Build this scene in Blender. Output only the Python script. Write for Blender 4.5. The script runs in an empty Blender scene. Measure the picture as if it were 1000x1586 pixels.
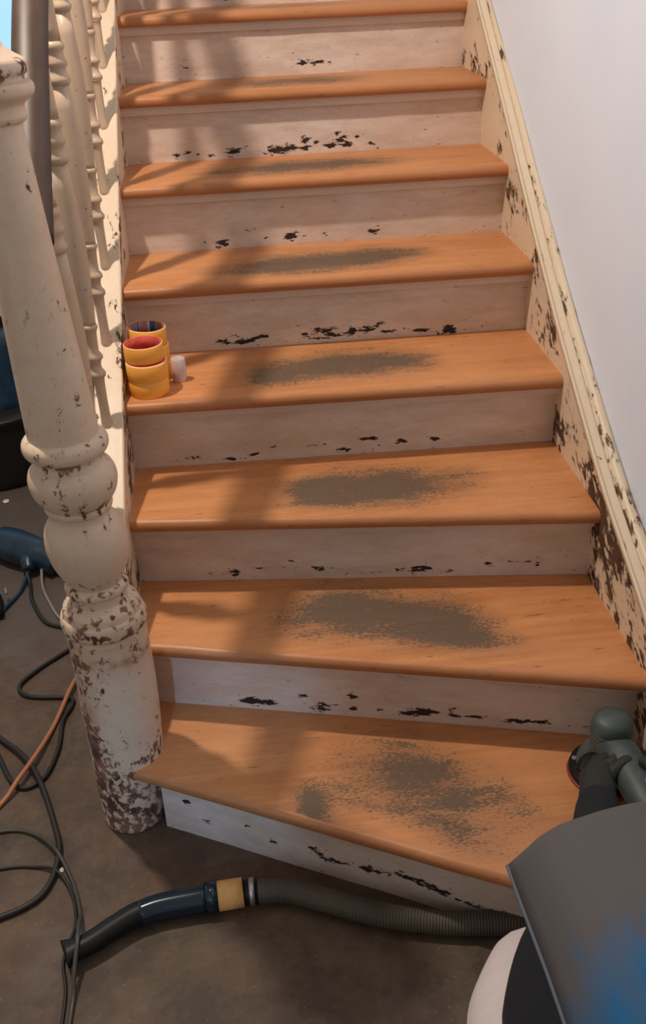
import bpy, bmesh, math, random
import numpy as np
from mathutils import Vector, Matrix, noise as mnoise
random.seed(7)
PI = math.pi
SC = bpy.context.scene
COL = SC.collection

# ------------------------------------------------------------------ camera
cam = bpy.data.cameras.new('camera')
cam.sensor_fit = 'VERTICAL'; cam.sensor_height = 36.0
cam.lens = 1552.28 * 36.0 / 1586.0
cam.clip_start = 0.02
camo = bpy.data.objects.new('camera', cam); COL.objects.link(camo)
camo.location = (0.22689, -1.35449, 1.59978)
camo.rotation_euler = (1.05478, 0.036496, -0.104431)
SC.camera = camo

# ------------------------------------------------------------------ light
w = bpy.data.worlds.new('world'); SC.world = w; w.use_nodes = True
bg = w.node_tree.nodes['Background']
bg.inputs[0].default_value = (1.0, 0.86, 0.74, 1); bg.inputs[1].default_value = 0.31

def area(name, loc, aim, sx, sy, power, col):
    l = bpy.data.lights.new(name, 'AREA'); l.shape = 'RECTANGLE'; l.size = sx; l.size_y = sy
    l.energy = power; l.color = col
    o = bpy.data.objects.new(name, l); COL.objects.link(o); o.location = loc
    o.rotation_euler = (Vector(aim) - Vector(loc)).to_track_quat('-Z', 'Y').to_euler()
    return o
lamp = bpy.data.lights.new('assumed_ceiling_lamp', 'POINT'); lamp.energy = 128; lamp.color = (1.0, 0.855, 0.73)  # assumed lamp out of view, position worked out from the cast shadows
lamp.shadow_soft_size = 0.038
lo = bpy.data.objects.new('assumed_ceiling_lamp', lamp); COL.objects.link(lo); lo.location = (-0.49, 0.62, 2.75)
area('added_cool_fill', (-1.25, -1.25, 1.0), (0.2, 0.5, 0.4), 0.7, 0.9, 2.0, (0.60, 0.78, 1.0))  # unseen fill light, not a window, added close by to cool the left steps
sp_ = bpy.data.lights.new('cool_patch_spot', 'SPOT'); sp_.energy = 85; sp_.color = (0.30, 0.60, 1.0); sp_.spot_size = math.radians(12); sp_.spot_blend = 0.9; sp_.shadow_soft_size = 0.06  # added spot, aimed to tint the lower left steps cool blue
spo = bpy.data.objects.new('cool_patch_spot', sp_); COL.objects.link(spo); spo.location = (-0.40, -2.5, 1.5)
spo.rotation_euler = (Vector((0.08, 0.15, 0.20)) - spo.location).to_track_quat('-Z', 'Y').to_euler()

SC.view_settings.view_transform = 'Standard'; SC.view_settings.look = 'None'
SC.view_settings.exposure = 0.0; SC.view_settings.gamma = 1.0
SC.view_settings.use_curve_mapping = False

# ------------------------------------------------------------------ materials
def newmat(name):
    m = bpy.data.materials.new(name); m.use_nodes = True
    nt = m.node_tree; b = nt.nodes['Principled BSDF']
    return m, nt, b
def N(nt, t, **k):
    n = nt.nodes.new(t)
    for a, v in k.items(): setattr(n, a, v)
    return n
def math_(nt, op, a, b=None, c=None, clamp=False):
    n = N(nt, 'ShaderNodeMath', operation=op, use_clamp=clamp)
    for i, v in enumerate((a, b, c)):
        if v is None: continue
        if isinstance(v, (int, float)): n.inputs[i].default_value = v
        else: nt.links.new(v, n.inputs[i])
    return n.outputs[0]
def mix(nt, f, a, b):
    n = N(nt, 'ShaderNodeMix', data_type='RGBA')
    for s, v in (('Factor', f), ('A', a), ('B', b)):
        i = [x for x in n.inputs if x.name == s and (x.type == ('VALUE' if s == 'Factor' else 'RGBA'))][0]
        if isinstance(v, (int, float)): i.default_value = v
        elif isinstance(v, tuple): i.default_value = (*v, 1)
        else: nt.links.new(v, i)
    return [o for o in n.outputs if o.type == 'RGBA'][0]
def noise(nt, scale, stretch=(1, 1, 1), detail=5, rough=0.6, rot=(0, 0, 0), dist=0.0, off=(0, 0, 0)):
    tc = N(nt, 'ShaderNodeTexCoord'); mp = N(nt, 'ShaderNodeMapping')
    mp.inputs['Scale'].default_value = stretch
    mp.inputs['Location'].default_value = off
    pr = N(nt, 'ShaderNodeMapping'); pr.inputs['Rotation'].default_value = rot
    nt.links.new(tc.outputs['Object'], pr.inputs[0]); nt.links.new(pr.outputs[0], mp.inputs[0])
    n = N(nt, 'ShaderNodeTexNoise'); n.inputs['Scale'].default_value = scale
    n.inputs['Detail'].default_value = detail; n.inputs['Roughness'].default_value = rough
    n.inputs['Distortion'].default_value = dist
    nt.links.new(mp.outputs[0], n.inputs['Vector'])
    return n.outputs['Fac']
def attr(nt, name):
    a = N(nt, 'ShaderNodeAttribute'); a.attribute_name = name
    return a.outputs['Fac']
def bump(nt, b, h, strength, dist=0.002):
    n = N(nt, 'ShaderNodeBump'); n.inputs['Strength'].default_value = strength; n.inputs['Distance'].default_value = dist
    nt.links.new(h, n.inputs['Height']); nt.links.new(n.outputs[0], b.inputs['Normal'])

def plain(name, col, rough=0.5, metal=0.0, var=0.0, vscale=30, spec=0.5, stretch=(1, 1, 1)):
    m, nt, b = newmat(name)
    b.inputs['Roughness'].default_value = rough; b.inputs['Metallic'].default_value = metal
    b.inputs['Specular IOR Level'].default_value = spec
    if var:
        f = noise(nt, vscale, stretch)
        f = math_(nt, 'MULTIPLY_ADD', f, 2.2, -0.6, clamp=True)
        c = mix(nt, f, tuple(max(0, x * (1 - var)) for x in col), tuple(min(1, x * (1 + var)) for x in col))
        nt.links.new(c, b.inputs['Base Color'])
    else: b.inputs['Base Color'].default_value = (*col, 1)
    return m

def paint(name, base, tint, chip=(0.045, 0.022, 0.012), scale=60, stretch=(1, 1, 1), rot=(0, 0, 0), bias=0.0, rough=0.42, sharp=28, grime=0.35, chip2=None, amp=1.0, smudge=0, patch=0, smear=0):
    """old oil paint flaking off dark wood where the 'wear' attribute is high"""
    m, nt, b = newmat(name)
    n = noise(nt, scale, stretch, 6, 0.62, rot, 0.4)
    wv = attr(nt, 'wear')
    n = math_(nt, 'MULTIPLY_ADD', n, amp, 0.5 - 0.5 * amp); s = math_(nt, 'ADD', n, wv); s = math_(nt, 'ADD', s, bias - 1.0)
    if patch: s = math_(nt, 'ADD', s, math_(nt, 'MULTIPLY_ADD', noise(nt, 13, (1, 0.7, 1), 3, 0.5, rot, off=(2, 8, 1)), patch, -0.5 * patch))
    chipm = math_(nt, 'MULTIPLY', s, sharp, clamp=True)
    tone = math_(nt, 'MULTIPLY_ADD', noise(nt, 7, stretch, 4, 0.6, rot), 2.4, -0.7, clamp=True)
    c = mix(nt, tone, base, tint)
    if smudge:
        sg = math_(nt, 'MULTIPLY_ADD', noise(nt, 9, (0.6, 1, 2.2), 6, 0.7, off=(5, 5, 5)), 4.5, -1.85, clamp=True)
        c = mix(nt, math_(nt, 'MULTIPLY', sg, smudge), c, (0.42, 0.28, 0.19))
    if smear:
        sm_ = math_(nt, 'MULTIPLY', attr(nt, 'smear'), math_(nt, 'MULTIPLY_ADD', noise(nt, 22, (1, 1, 0.6), 5, 0.7), 5, -1.9, clamp=True))
        c = mix(nt, math_(nt, 'MULTIPLY', sm_, 0.8, clamp=True), c, (0.40, 0.20, 0.12))
    fine = math_(nt, 'MULTIPLY_ADD', noise(nt, 90, stretch, 3, 0.6, rot), 3.0, -1.35, clamp=True)
    c = mix(nt, math_(nt, 'MULTIPLY', fine, 0.22 * grime), c, (0.22, 0.14, 0.08))
    # yellowed halo round the chips
    halo = math_(nt, 'MULTIPLY', math_(nt, 'ADD', s, 0.07), 9, clamp=True)
    c = mix(nt, math_(nt, 'MULTIPLY', halo, grime), c, tuple(x * 0.55 for x in base))
    cc = chip
    if chip2: cc = mix(nt, math_(nt, 'MULTIPLY_ADD', noise(nt, 18), 5, -2.0, clamp=True), chip, chip2)
    c = mix(nt, chipm, c, cc)
    nt.links.new(c, b.inputs['Base Color'])
    r = math_(nt, 'MULTIPLY_ADD', chipm, 0.35, rough); nt.links.new(r, b.inputs['Roughness'])
    hgt = math_(nt, 'ADD', math_(nt, 'MULTIPLY', chipm, -1.0), math_(nt, 'MULTIPLY', noise(nt, 25, stretch, 3), 0.5))
    bump(nt, b, hgt, 0.5, 0.0015)
    return m

CREAM = (0.70, 0.545, 0.385); CREAM_T = (0.76, 0.62, 0.46)
M = {}
M['riser'] = paint('painted_riser', (0.68, 0.53, 0.42), (0.74, 0.635, 0.575), chip=(0.022, 0.012, 0.010), scale=95, stretch=(0.55, 1, 1.5), grime=0.45, amp=1.9, sharp=14, smudge=0.4)
M['moulding'] = paint('painted_moulding', (0.66, 0.57, 0.50), (0.72, 0.64, 0.56), scale=60, stretch=(0.5, 1, 1))
ST_ROT = (math.radians(-33), 0, 0)
M['stringer'] = paint('flaking_stringer_paint', CREAM, CREAM_T, chip=(0.10, 0.048, 0.018), chip2=(0.055, 0.025, 0.010), scale=62, stretch=(1.2, 0.52, 1.1), rot=ST_ROT, grime=0.5, amp=1.2, sharp=16, patch=1.1)
M['stringer_cap'] = paint('flaking_stringer_cap_paint', (0.74, 0.60, 0.43), (0.78, 0.66, 0.50), chip=(0.12, 0.06, 0.028), scale=60, stretch=(1.2, 0.30, 1.2), rot=ST_ROT, grime=0.45, amp=1.25, sharp=16, patch=0.5)
M['newel'] = paint('flaking_newel_paint', (0.72, 0.535, 0.385), (0.76, 0.61, 0.47), chip=(0.085, 0.035, 0.022), chip2=(0.30, 0.15, 0.095), scale=64, stretch=(1, 1, 0.75), grime=0.4, amp=1.4, sharp=16, smudge=0.15, patch=0.35, smear=1)
M['baluster'] = paint('baluster_paint', (0.53, 0.385, 0.265), (0.60, 0.45, 0.32), chip=(0.09, 0.04, 0.02), scale=90, grime=0.3, amp=1.3)

def tread_mat():
    m, nt, b = newmat('varnished_tread_wood')
    g1 = math_(nt, 'MULTIPLY_ADD', noise(nt, 9, (0.35, 5, 5), 5, 0.6, dist=0.3), 2.6, -0.8, clamp=True)
    g2 = math_(nt, 'MULTIPLY_ADD', noise(nt, 38, (0.12, 4, 4), 4, 0.7), 3.0, -1.0, clamp=True)
    big = math_(nt, 'MULTIPLY_ADD', noise(nt, 2.4, (1, 1.5, 1), 3, 0.5), 3.0, -1.0, clamp=True)
    c = mix(nt, g1, (0.56, 0.220, 0.072), (0.76, 0.350, 0.135))
    mot = math_(nt, 'MULTIPLY_ADD', noise(nt, 26, (0.5, 1.1, 1), 6, 0.75, off=(7, 0, 0)), 4.0, -1.5, clamp=True)
    c = mix(nt, math_(nt, 'MULTIPLY', mot, 0.55), c, (0.50, 0.190, 0.066))
    c = mix(nt, math_(nt, 'MULTIPLY', g2, 0.35), c, (0.40, 0.15, 0.05))
    c = mix(nt, math_(nt, 'MULTIPLY', big, 0.30), c, (0.72, 0.36, 0.17))
    # small dark nicks along the grain
    nick = math_(nt, 'MULTIPLY', math_(nt, 'SUBTRACT', noise(nt, 48, (0.35, 2, 2), 3, 0.6, off=(3, 1, 0)), 0.672), 20, clamp=True)
    c = mix(nt, math_(nt, 'MULTIPLY', nick, 0.7), c, (0.13, 0.05, 0.02))
    # worn, greyed tread centre: attribute 'stain' broken up by fine grain noise
    st = attr(nt, 'stain')
    f1 = noise(nt, 250, (0.42, 1.0, 1.0), 4, 0.8)
    f2 = noise(nt, 20, (0.5, 1.3, 1), 6, 0.7)
    q = math_(nt, 'MULTIPLY_ADD', f1, 4.2, -2.1)
    q = math_(nt, 'ADD', q, math_(nt, 'MULTIPLY_ADD', f2, 2.8, -1.4))
    q = math_(nt, 'ADD', q, math_(nt, 'MULTIPLY_ADD', st, 1.55, -0.62))
    gate = math_(nt, 'MULTIPLY', st, 5, clamp=True)
    sm = math_(nt, 'MULTIPLY', math_(nt, 'MULTIPLY', q, 1.7, clamp=True), gate)
    haze = math_(nt, 'MULTIPLY', math_(nt, 'MULTIPLY', st, 0.56, clamp=True), gate)
    sm = math_(nt, 'MAXIMUM', math_(nt, 'MULTIPLY', sm, 0.88), haze)
    sc = mix(nt, f2, (0.040, 0.038, 0.030), (0.095, 0.085, 0.064))
    c = mix(nt, sm, c, sc)
    # darker band on the rounded nose, underside and back edge
    c = mix(nt, math_(nt, 'MULTIPLY', attr(nt, 'nose'), 0.55), c, (0.30, 0.105, 0.035))
    nt.links.new(c, b.inputs['Base Color'])
    r = math_(nt, 'MULTIPLY_ADD', sm, 0.25, 0.42); nt.links.new(r, b.inputs['Roughness'])
    bump(nt, b, math_(nt, 'ADD', g2, math_(nt, 'MULTIPLY', nick, -1.5)), 0.12, 0.001)
    return m
M['tread'] = tread_mat()

def floor_mat():
    m, nt, b = newmat('dirty_floor')
    a = math_(nt, 'MULTIPLY_ADD', noise(nt, 2.3, detail=5, rough=0.6), 3.4, -1.2, clamp=True)
    c2 = math_(nt, 'MULTIPLY_ADD', noise(nt, 9, detail=8, rough=0.75, off=(4, 2, 0)), 5.0, -2.1, clamp=True)
    d = math_(nt, 'MULTIPLY_ADD', noise(nt, 4.0, detail=4, rough=0.7, off=(9, 5, 0)), 7, -3.8, clamp=True)
    c = mix(nt, a, (0.098, 0.050, 0.028), (0.054, 0.041, 0.029))
    c = mix(nt, math_(nt, 'MULTIPLY', c2, 0.75), c, (0.150, 0.098, 0.056))
    c = mix(nt, math_(nt, 'MULTIPLY', d, 0.55), c, (0.15, 0.118, 0.10))
    # greyer zone further back
    tc = N(nt, 'ShaderNodeTexCoord'); sx = N(nt, 'ShaderNodeSeparateXYZ'); nt.links.new(tc.outputs['Object'], sx.inputs[0])
    far = math_(nt, 'MULTIPLY', math_(nt, 'SUBTRACT', math_(nt, 'ADD', sx.outputs[1], math_(nt, 'MULTIPLY', a, 0.2)), 0.85), 4, clamp=True)
    c = mix(nt, math_(nt, 'MULTIPLY', far, 0.75), c, (0.105, 0.088, 0.076))
    sp = math_(nt, 'MULTIPLY', math_(nt, 'SUBTRACT', noise(nt, 130, detail=3, rough=0.6), 0.66), 12, clamp=True)
    c = mix(nt, math_(nt, 'MULTIPLY', sp, 0.65), c, (0.40, 0.32, 0.22))
    scr = math_(nt, 'MULTIPLY', math_(nt, 'SUBTRACT', noise(nt, 14, (0.4, 2.5, 1), 5, 0.7, rot=(0, 0, 0.5)), 0.66), 9, clamp=True)
    c = mix(nt, math_(nt, 'MULTIPLY', scr, 0.4), c, (0.24, 0.18, 0.12))
    nt.links.new(c, b.inputs['Base Color'])
    b.inputs['Roughness'].default_value = 0.62
    bump(nt, b, math_(nt, 'ADD', c2, sp), 0.25, 0.002)
    return m
M['floor'] = floor_mat()

def wall_mat():
    m, nt, b = newmat('white_plaster')
    a = math_(nt, 'MULTIPLY_ADD', noise(nt, 3.2, detail=3), 2.6, -0.8, clamp=True)
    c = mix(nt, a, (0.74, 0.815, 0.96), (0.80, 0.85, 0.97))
    nt.links.new(c, b.inputs['Base Color']); b.inputs['Roughness'].default_value = 0.9
    bump(nt, b, noise(nt, 60, detail=4), 0.06, 0.001)
    return m
M['wall'] = wall_mat()
M['rail'] = plain('dark_brown_varnish', (0.060, 0.031, 0.017), 0.5, var=0.35, vscale=14, stretch=(4, 0.4, 2))
M['tape'] = plain('yellow_masking_tape', (0.95, 0.42, 0.06), 0.55, var=0.06, vscale=20)
M['tape_edge'] = plain('tape_side', (0.93, 0.58, 0.27), 0.6)
M['core_red'] = plain('red_core', (0.58, 0.07, 0.045), 0.6, var=0.35, vscale=60)
M['core_brown'] = plain('brown_card_core', (0.36, 0.14, 0.10), 0.6, var=0.2, vscale=60)
M['core_blue'] = plain('blue_print', (0.02, 0.075, 0.17), 0.5)
M['core_pale'] = plain('pale_print', (0.55, 0.50, 0.50), 0.5)
M['white_tape'] = plain('white_tape', (0.66, 0.53, 0.50), 0.5, var=0.1)
M['black_plastic'] = plain('black_plastic', (0.008, 0.009, 0.009), 0.42, spec=0.25)
M['blue_black'] = plain('blue_black_plastic', (0.006, 0.020, 0.034), 0.16)
M['hose_grey'] = plain('grey_ribbed_plastic', (0.095, 0.080, 0.060), 0.55, var=0.25, vscale=9)
M['steel'] = plain('dull_steel', (0.55, 0.53, 0.5), 0.35, 0.9)
M['hose_tape'] = plain('worn_yellow_tape', (0.78, 0.42, 0.13), 0.6, var=0.25, vscale=22)
M['cable_black'] = plain('black_rubber', (0.014, 0.013, 0.012), 0.5)
M['cable_grey'] = plain('grey_rubber', (0.055, 0.052, 0.045), 0.4)
M['cable_orange'] = plain('orange_rubber', (0.46, 0.18, 0.085), 0.45)
M['cable_pale'] = plain('pale_rubber', (0.26, 0.24, 0.24), 0.4)
M['bag'] = plain('black_bin', (0.012, 0.009, 0.008), 0.45)
M['navy'] = plain('navy_plastic', (0.010, 0.032, 0.060), 0.35, var=0.5, vscale=25)
M['pale_grey'] = plain('pale_grey_plastic', (0.26, 0.23, 0.24), 0.5)
M['teal'] = plain('dark_teal_plastic', (0.062, 0.085, 0.085), 0.5, var=0.35, vscale=28)
M['glove'] = plain('dark_work_glove', (0.018, 0.022, 0.018), 0.7, var=0.3, vscale=90)
M['red'] = plain('red_rubber', (0.28, 0.035, 0.04), 0.5)
M['skin'] = plain('skin', (0.62, 0.34, 0.24), 0.5, var=0.05)
M['hair'] = plain('dark_hair', (0.03, 0.018, 0.012), 0.6)
M['shade_black_cloth'] = plain('shade_black_cloth', (0.007, 0.009, 0.014), 0.9)  # black imitating the shirt's shaded flank; the sleeves share it
M['white_cloth'] = plain('white_cloth', (0.72, 0.66, 0.66), 0.85, var=0.05)
M['shoe'] = plain('brown_boot', (0.06, 0.035, 0.02), 0.6)
M['flake'] = plain('paint_flake', (0.75, 0.68, 0.55), 0.6)
def shirt_mat():
    m, nt, b = newmat('blue_grey_shirt')
    tc = N(nt, 'ShaderNodeTexCoord'); sx = N(nt, 'ShaderNodeSeparateXYZ'); nt.links.new(tc.outputs['Object'], sx.inputs[0])
    v = math_(nt, 'ADD', math_(nt, 'MULTIPLY', sx.outputs[1], -1.0), math_(nt, 'MULTIPLY', sx.outputs[0], 0.35))
    v = math_(nt, 'ADD', v, math_(nt, 'MULTIPLY', noise(nt, 9, (2.5, 0.6, 1), 4), 0.22))
    f = math_(nt, 'MULTIPLY', math_(nt, 'SUBTRACT', v, 0.955), 9.0, clamp=True)  # grey at the shoulders, blue towards the hips and right
    c = mix(nt, f, (0.105, 0.098, 0.100), (0.002, 0.12, 0.30))
    wv = math_(nt, 'MULTIPLY_ADD', noise(nt, 300, detail=2), 2, -0.5, clamp=True)
    c = mix(nt, math_(nt, 'MULTIPLY', wv, 0.25), c, (0.06, 0.07, 0.09))
    nt.links.new(c, b.inputs['Base Color']); b.inputs['Roughness'].default_value = 0.85
    return m
M['shirt'] = shirt_mat()
M['shirt_edge'] = plain('hem_highlight', (0.10, 0.125, 0.17), 0.7)  # paler blue imitates light catching the fold edge

# ------------------------------------------------------------------ mesh helpers
def link(name, me, mat, parent=None, smooth=True, label=None):
    o = bpy.data.objects.new(name, me); COL.objects.link(o)
    mats = mat if isinstance(mat, (list, tuple)) else [mat]
    for m_ in mats: me.materials.append(m_)
    if smooth:
        for p in me.polygons: p.use_smooth = True
    if parent: o.parent = parent
    if label: o['label'] = label
    return o
def mesh(verts, faces, attrs=None, fm=None):
    me = bpy.data.meshes.new('m'); me.from_pydata([tuple(v) for v in verts], [], faces); me.update()
    if attrs:
        for k, vals in attrs.items():
            a = me.attributes.new(k, 'FLOAT', 'POINT'); a.data.foreach_set('value', np.asarray(vals, dtype=np.float32))
    if fm:
        for p, i in zip(me.polygons, fm): p.material_index = i
    return me
def rebase(o):
    """object origin to the thing's base, geometry unmoved"""
    me = o.data; vs = [v.co for v in me.vertices]
    if not vs: return o
    x = (min(v.x for v in vs) + max(v.x for v in vs)) / 2; y = (min(v.y for v in vs) + max(v.y for v in vs)) / 2
    z = min(v.z for v in vs); b = Vector((x, y, z))
    me.transform(Matrix.Translation(-b)); o.location = b
    return o
def tag(o, label, cat, group=None, kind=None):
    o['label'] = label; o['category'] = cat
    if group: o['group'] = group
    if kind: o['kind'] = kind
    return o
def empty(name, loc, label, cat, group=None):
    o = bpy.data.objects.new(name, None); COL.objects.link(o); o.location = loc; o.empty_display_size = 0.05
    return tag(o, label, cat, group)
def adopt(root, o):
    """child built in world coordinates: parent keeping it in place"""
    o.parent = root; o.matrix_parent_inverse = Matrix.Translation(-root.location)
    return o
def struct(o): o['kind'] = 'structure'; return o

def grid_box(x0, x1, y0, y1, z0, z1): 
    v = [(x, y, z) for x in (x0, x1) for y in (y0, y1) for z in (z0, z1)]
    f = [(0, 1, 3, 2), (4, 6, 7, 5), (0, 4, 5, 1), (2, 3, 7, 6), (0, 2, 6, 4), (1, 5, 7, 3)]
    return v, f
def sweep_prof(sections, closed=True, caps=True, attrs=None):
    """sections: list of rings (same length) -> skin"""
    n = len(sections[0]); V = [p for s in sections for p in s]; F = []
    for i in range(len(sections) - 1):
        for j in range(n if closed else n - 1):
            a = i * n + j; b = i * n + (j + 1) % n
            F.append((a, b, b + n, a + n))
    if caps and closed:
        F.append(tuple(range(n))[::-1]); F.append(tuple(range((len(sections) - 1) * n, len(sections) * n)))
    return V, F
def catmull(pts, per=8):
    P = [Vector(p) for p in pts]; P = [P[0] * 2 - P[1]] + P + [P[-1] * 2 - P[-2]]; out = []
    for i in range(1, len(P) - 2):
        for k in range(per):
            t = k / per; a, b, c, d = P[i - 1], P[i], P[i + 1], P[i + 2]
            out.append(0.5 * ((2 * b) + (c - a) * t + (2 * a - 5 * b + 4 * c - d) * t * t + (3 * b - a - 3 * c + d) * t ** 3))
    out.append(P[-2]); return out
def tube(path, rad, seg=12, flat=None):
    """path list of Vectors, rad float or function(i/(n-1)); parallel transport frame"""
    n = len(path); R = rad if callable(rad) else (lambda t: rad)
    T = [(path[min(i + 1, n - 1)] - path[max(i - 1, 0)]).normalized() for i in range(n)]
    up = Vector((0, 0, 1)) if abs(T[0].z) < 0.9 else Vector((1, 0, 0))
    u = T[0].cross(up).normalized(); rings = []
    for i in range(n):
        u = (u - T[i] * u.dot(T[i])).normalized(); v = T[i].cross(u); r = R(i / (n - 1))
        ra, rb = (r, r) if not isinstance(r, tuple) else r
        rings.append([path[i] + u * (math.cos(2 * PI * k / seg) * ra) + v * (math.sin(2 * PI * k / seg) * rb) for k in range(seg)])
    return sweep_prof(rings)
def resample(path, step):
    out = [path[0].copy()]; acc = 0
    for a, b in zip(path, path[1:]):
        L = (b - a).length
        while acc + L >= step:
            t = (step - acc) / L; a = a + (b - a) * t; out.append(a.copy()); L = (b - a).length; acc = 0
            if L < 1e-9: break
        acc += L
    return out
def join(*vf):
    V = []; F = []
    for v, f in vf:
        o = len(V); V += list(v); F += [tuple(i + o for i in q) for q in f]
    return V, F
def ellipsoid(c, r, nu=20, nv=12, rot=None):
    V = []; F = []; c = Vector(c)
    for i in range(nv + 1):
        th = PI * i / nv
        for j in range(nu):
            ph = 2 * PI * j / nu
            p = Vector((r[0] * math.sin(th) * math.cos(ph), r[1] * math.sin(th) * math.sin(ph), r[2] * math.cos(th)))
            if rot: p = rot @ p
            V.append(c + p)
    for i in range(nv):
        for j in range(nu):
            a = i * nu + j; b = i * nu + (j + 1) % nu
            F.append((a, a + nu, b + nu, b))
    return V, F
def lathe(prof, axis=lambda z: (0, 0), seg=48, closed=False, wear=None):
    V = []; F = []; W = []
    for (r, z) in prof:
        ax = axis(z)
        for k in range(seg):
            a = 2 * PI * k / seg
            V.append((ax[0] + r * math.cos(a), ax[1] + r * math.sin(a), z))
            if wear: W.append(wear(a, z, r))
    n = len(prof)
    for i in range(n - 1 if not closed else n):
        for k in range(seg):
            a = i * seg + k; b = i * seg + (k + 1) % seg; i2 = (i + 1) % n
            F.append((a, b, i2 * seg + (k + 1) % seg, i2 * seg + k))
    if not closed:
        F.append(tuple(range(seg))[::-1]); F.append(tuple((n - 1) * seg + k for k in range(seg)))
    return V, F, W
def smooth_prof(pts, per=5):
    return [(max(p.x, 0.001), p.y) for p in catmull([Vector((r, z, 0)) for r, z in pts], per)]
def nz(x, y, z, s): return mnoise.noise(Vector((x * s, y * s, z * s)))

# ------------------------------------------------------------------ stair data (h = rise)
H = 0.18; OV = 0.046; TH = 0.030
nL = {1: 0.138, 2: 0.326, 3: 0.528, 4: 0.742, 5: 1.015, 6: 1.290, 7: 1.572, 8: 1.852, 9: 2.135, 10: 2.415}
nR = {1: -0.377, 2: 0.067, 3: 0.404, 4: 0.716, 5: 1.010, 6: 1.295, 7: 1.580, 8: 1.858, 9: 2.138, 10: 2.418}
XL, XR = -0.034, 0.965
def xr(y): return 0.953 + 0.015 * max(min(y, 2.2), -0.4)
def front(k, x):
    t = x / 0.96
    return nL[k] + (nR[k] - nL[k]) * t

# ------------------------------------------------------------------ structure
v, f = grid_box(-4.5, 1.3, -3.2, 6.2, -0.06, 0.0)
struct(link('floor', mesh(v, f), M['floor'], smooth=False))
WX = 1.012
v, f = grid_box(WX, WX + 0.15, -3.2, 6.2, 0.0, 4.4)
struct(link('wall_right', mesh(v, f), M['wall'], smooth=False))
BY = 3.6
# back wall at the far left, with a window opening
wx0, wx1, wz0, wz1 = -2.1, -0.50, 0.42, 2.2
parts = [grid_box(-4.5, wx0, BY, BY + 0.2, 0, 3.4), grid_box(wx1, WX, BY, BY + 0.2, 0, 3.4),
         grid_box(wx0, wx1, BY, BY + 0.2, 0, wz0), grid_box(wx0, wx1, BY, BY + 0.2, wz1, 3.4)]
v, f = join(*parts); struct(link('wall_back', mesh(v, f), M['wall'], smooth=False))
bars = [grid_box(wx0, wx0 + .06, BY + .05, BY + .11, wz0, wz1), grid_box(wx1 - .06, wx1, BY + .05, BY + .11, wz0, wz1),
        grid_box(wx0, wx1, BY + .05, BY + .11, wz0, wz0 + .06), grid_box(wx0, wx1, BY + .05, BY + .11, wz1 - .06, wz1),
        grid_box(-1.33, -1.27, BY + .06, BY + .10, wz0, wz1)]
v, f = join(*bars); wf = struct(link('window_1', mesh(v, f), plain('window_frame_white', (0.7, 0.7, 0.72), 0.4), smooth=False))
gm, nt, b = newmat('daylit_sky_panel')
e = N(nt, 'ShaderNodeEmission'); e.inputs[0].default_value = (0.42, 0.72, 1.0, 1); e.inputs[1].default_value = 1.15
nt.links.new(e.outputs[0], nt.nodes['Material Output'].inputs[0])
v, f = grid_box(wx0 - .3, wx1 + .3, BY + .5, BY + .52, wz0 - .3, wz1 + .3)  # glowing panel added behind the window opening as sky
skyb = struct(link('sky_panel', mesh(v, f), gm, smooth=False))
skyb['label'] = 'glowing blue sky panel beyond the far window'

# ------------------------------------------------------------------ staircase
stair = empty('staircase', (0.46, 0.9, 0), 'wooden staircase climbing away with orange varnished treads and flaking pale risers', 'staircase')

# stains per tread: list of gaussians (x, frac of depth 0 front..1 back, sx, sfrac, amp)
STAIN = {
 1: [(0.52, 0.62, 0.10, 0.26, 0.70), (0.42, 0.50, 0.10, 0.22, 0.55), (0.62, 0.45, 0.12, 0.20, 0.50), (0.30, 0.12, 0.035, 0.20, 1.1), (0.56, 0.18, 0.07, 0.12, 0.55), (0.40, 0.25, 0.12, 0.08, 0.35)],
 2: [(0.40, 0.58, 0.10, 0.30, 1.0), (0.53, 0.50, 0.10, 0.30, 0.95), (0.64, 0.46, 0.08, 0.28, 0.75), (0.68, 0.30, 0.09, 0.10, 0.40), (0.30, 0.35, 0.08, 0.25, 0.35)],
 3: [(0.37, 0.40, 0.075, 0.28, 1.15), (0.49, 0.42, 0.09, 0.28, 1.1), (0.60, 0.46, 0.09, 0.24, 0.75), (0.70, 0.50, 0.07, 0.2, 0.45)],
 4: [(0.33, 0.42, 0.08, 0.26, 0.90), (0.45, 0.50, 0.08, 0.26, 0.95), (0.56, 0.50, 0.09, 0.26, 0.95), (0.66, 0.50, 0.06, 0.20, 0.50), (0.28, 0.35, 0.06, 0.2, 0.40)],
 5: [(0.33, 0.38, 0.08, 0.26, 0.95), (0.46, 0.42, 0.10, 0.28, 1.0), (0.60, 0.48, 0.09, 0.26, 0.95), (0.70, 0.52, 0.06, 0.16, 0.5), (0.20, 0.35, 0.07, 0.14, 0.45)],
 6: [(0.36, 0.44, 0.12, 0.27, 0.85), (0.52, 0.48, 0.11, 0.27, 0.85), (0.66, 0.50, 0.09, 0.2, 0.5), (0.22, 0.4, 0.08, 0.2, 0.4)],
 7: [(0.36, 0.50, 0.12, 0.34, 0.72), (0.54, 0.52, 0.12, 0.34, 0.72)],
 8: [(0.45, 0.5, 0.2, 0.34, 0.58)], 9: [(0.45, 0.45, 0.1, 0.25, 0.3)],
}
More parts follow.
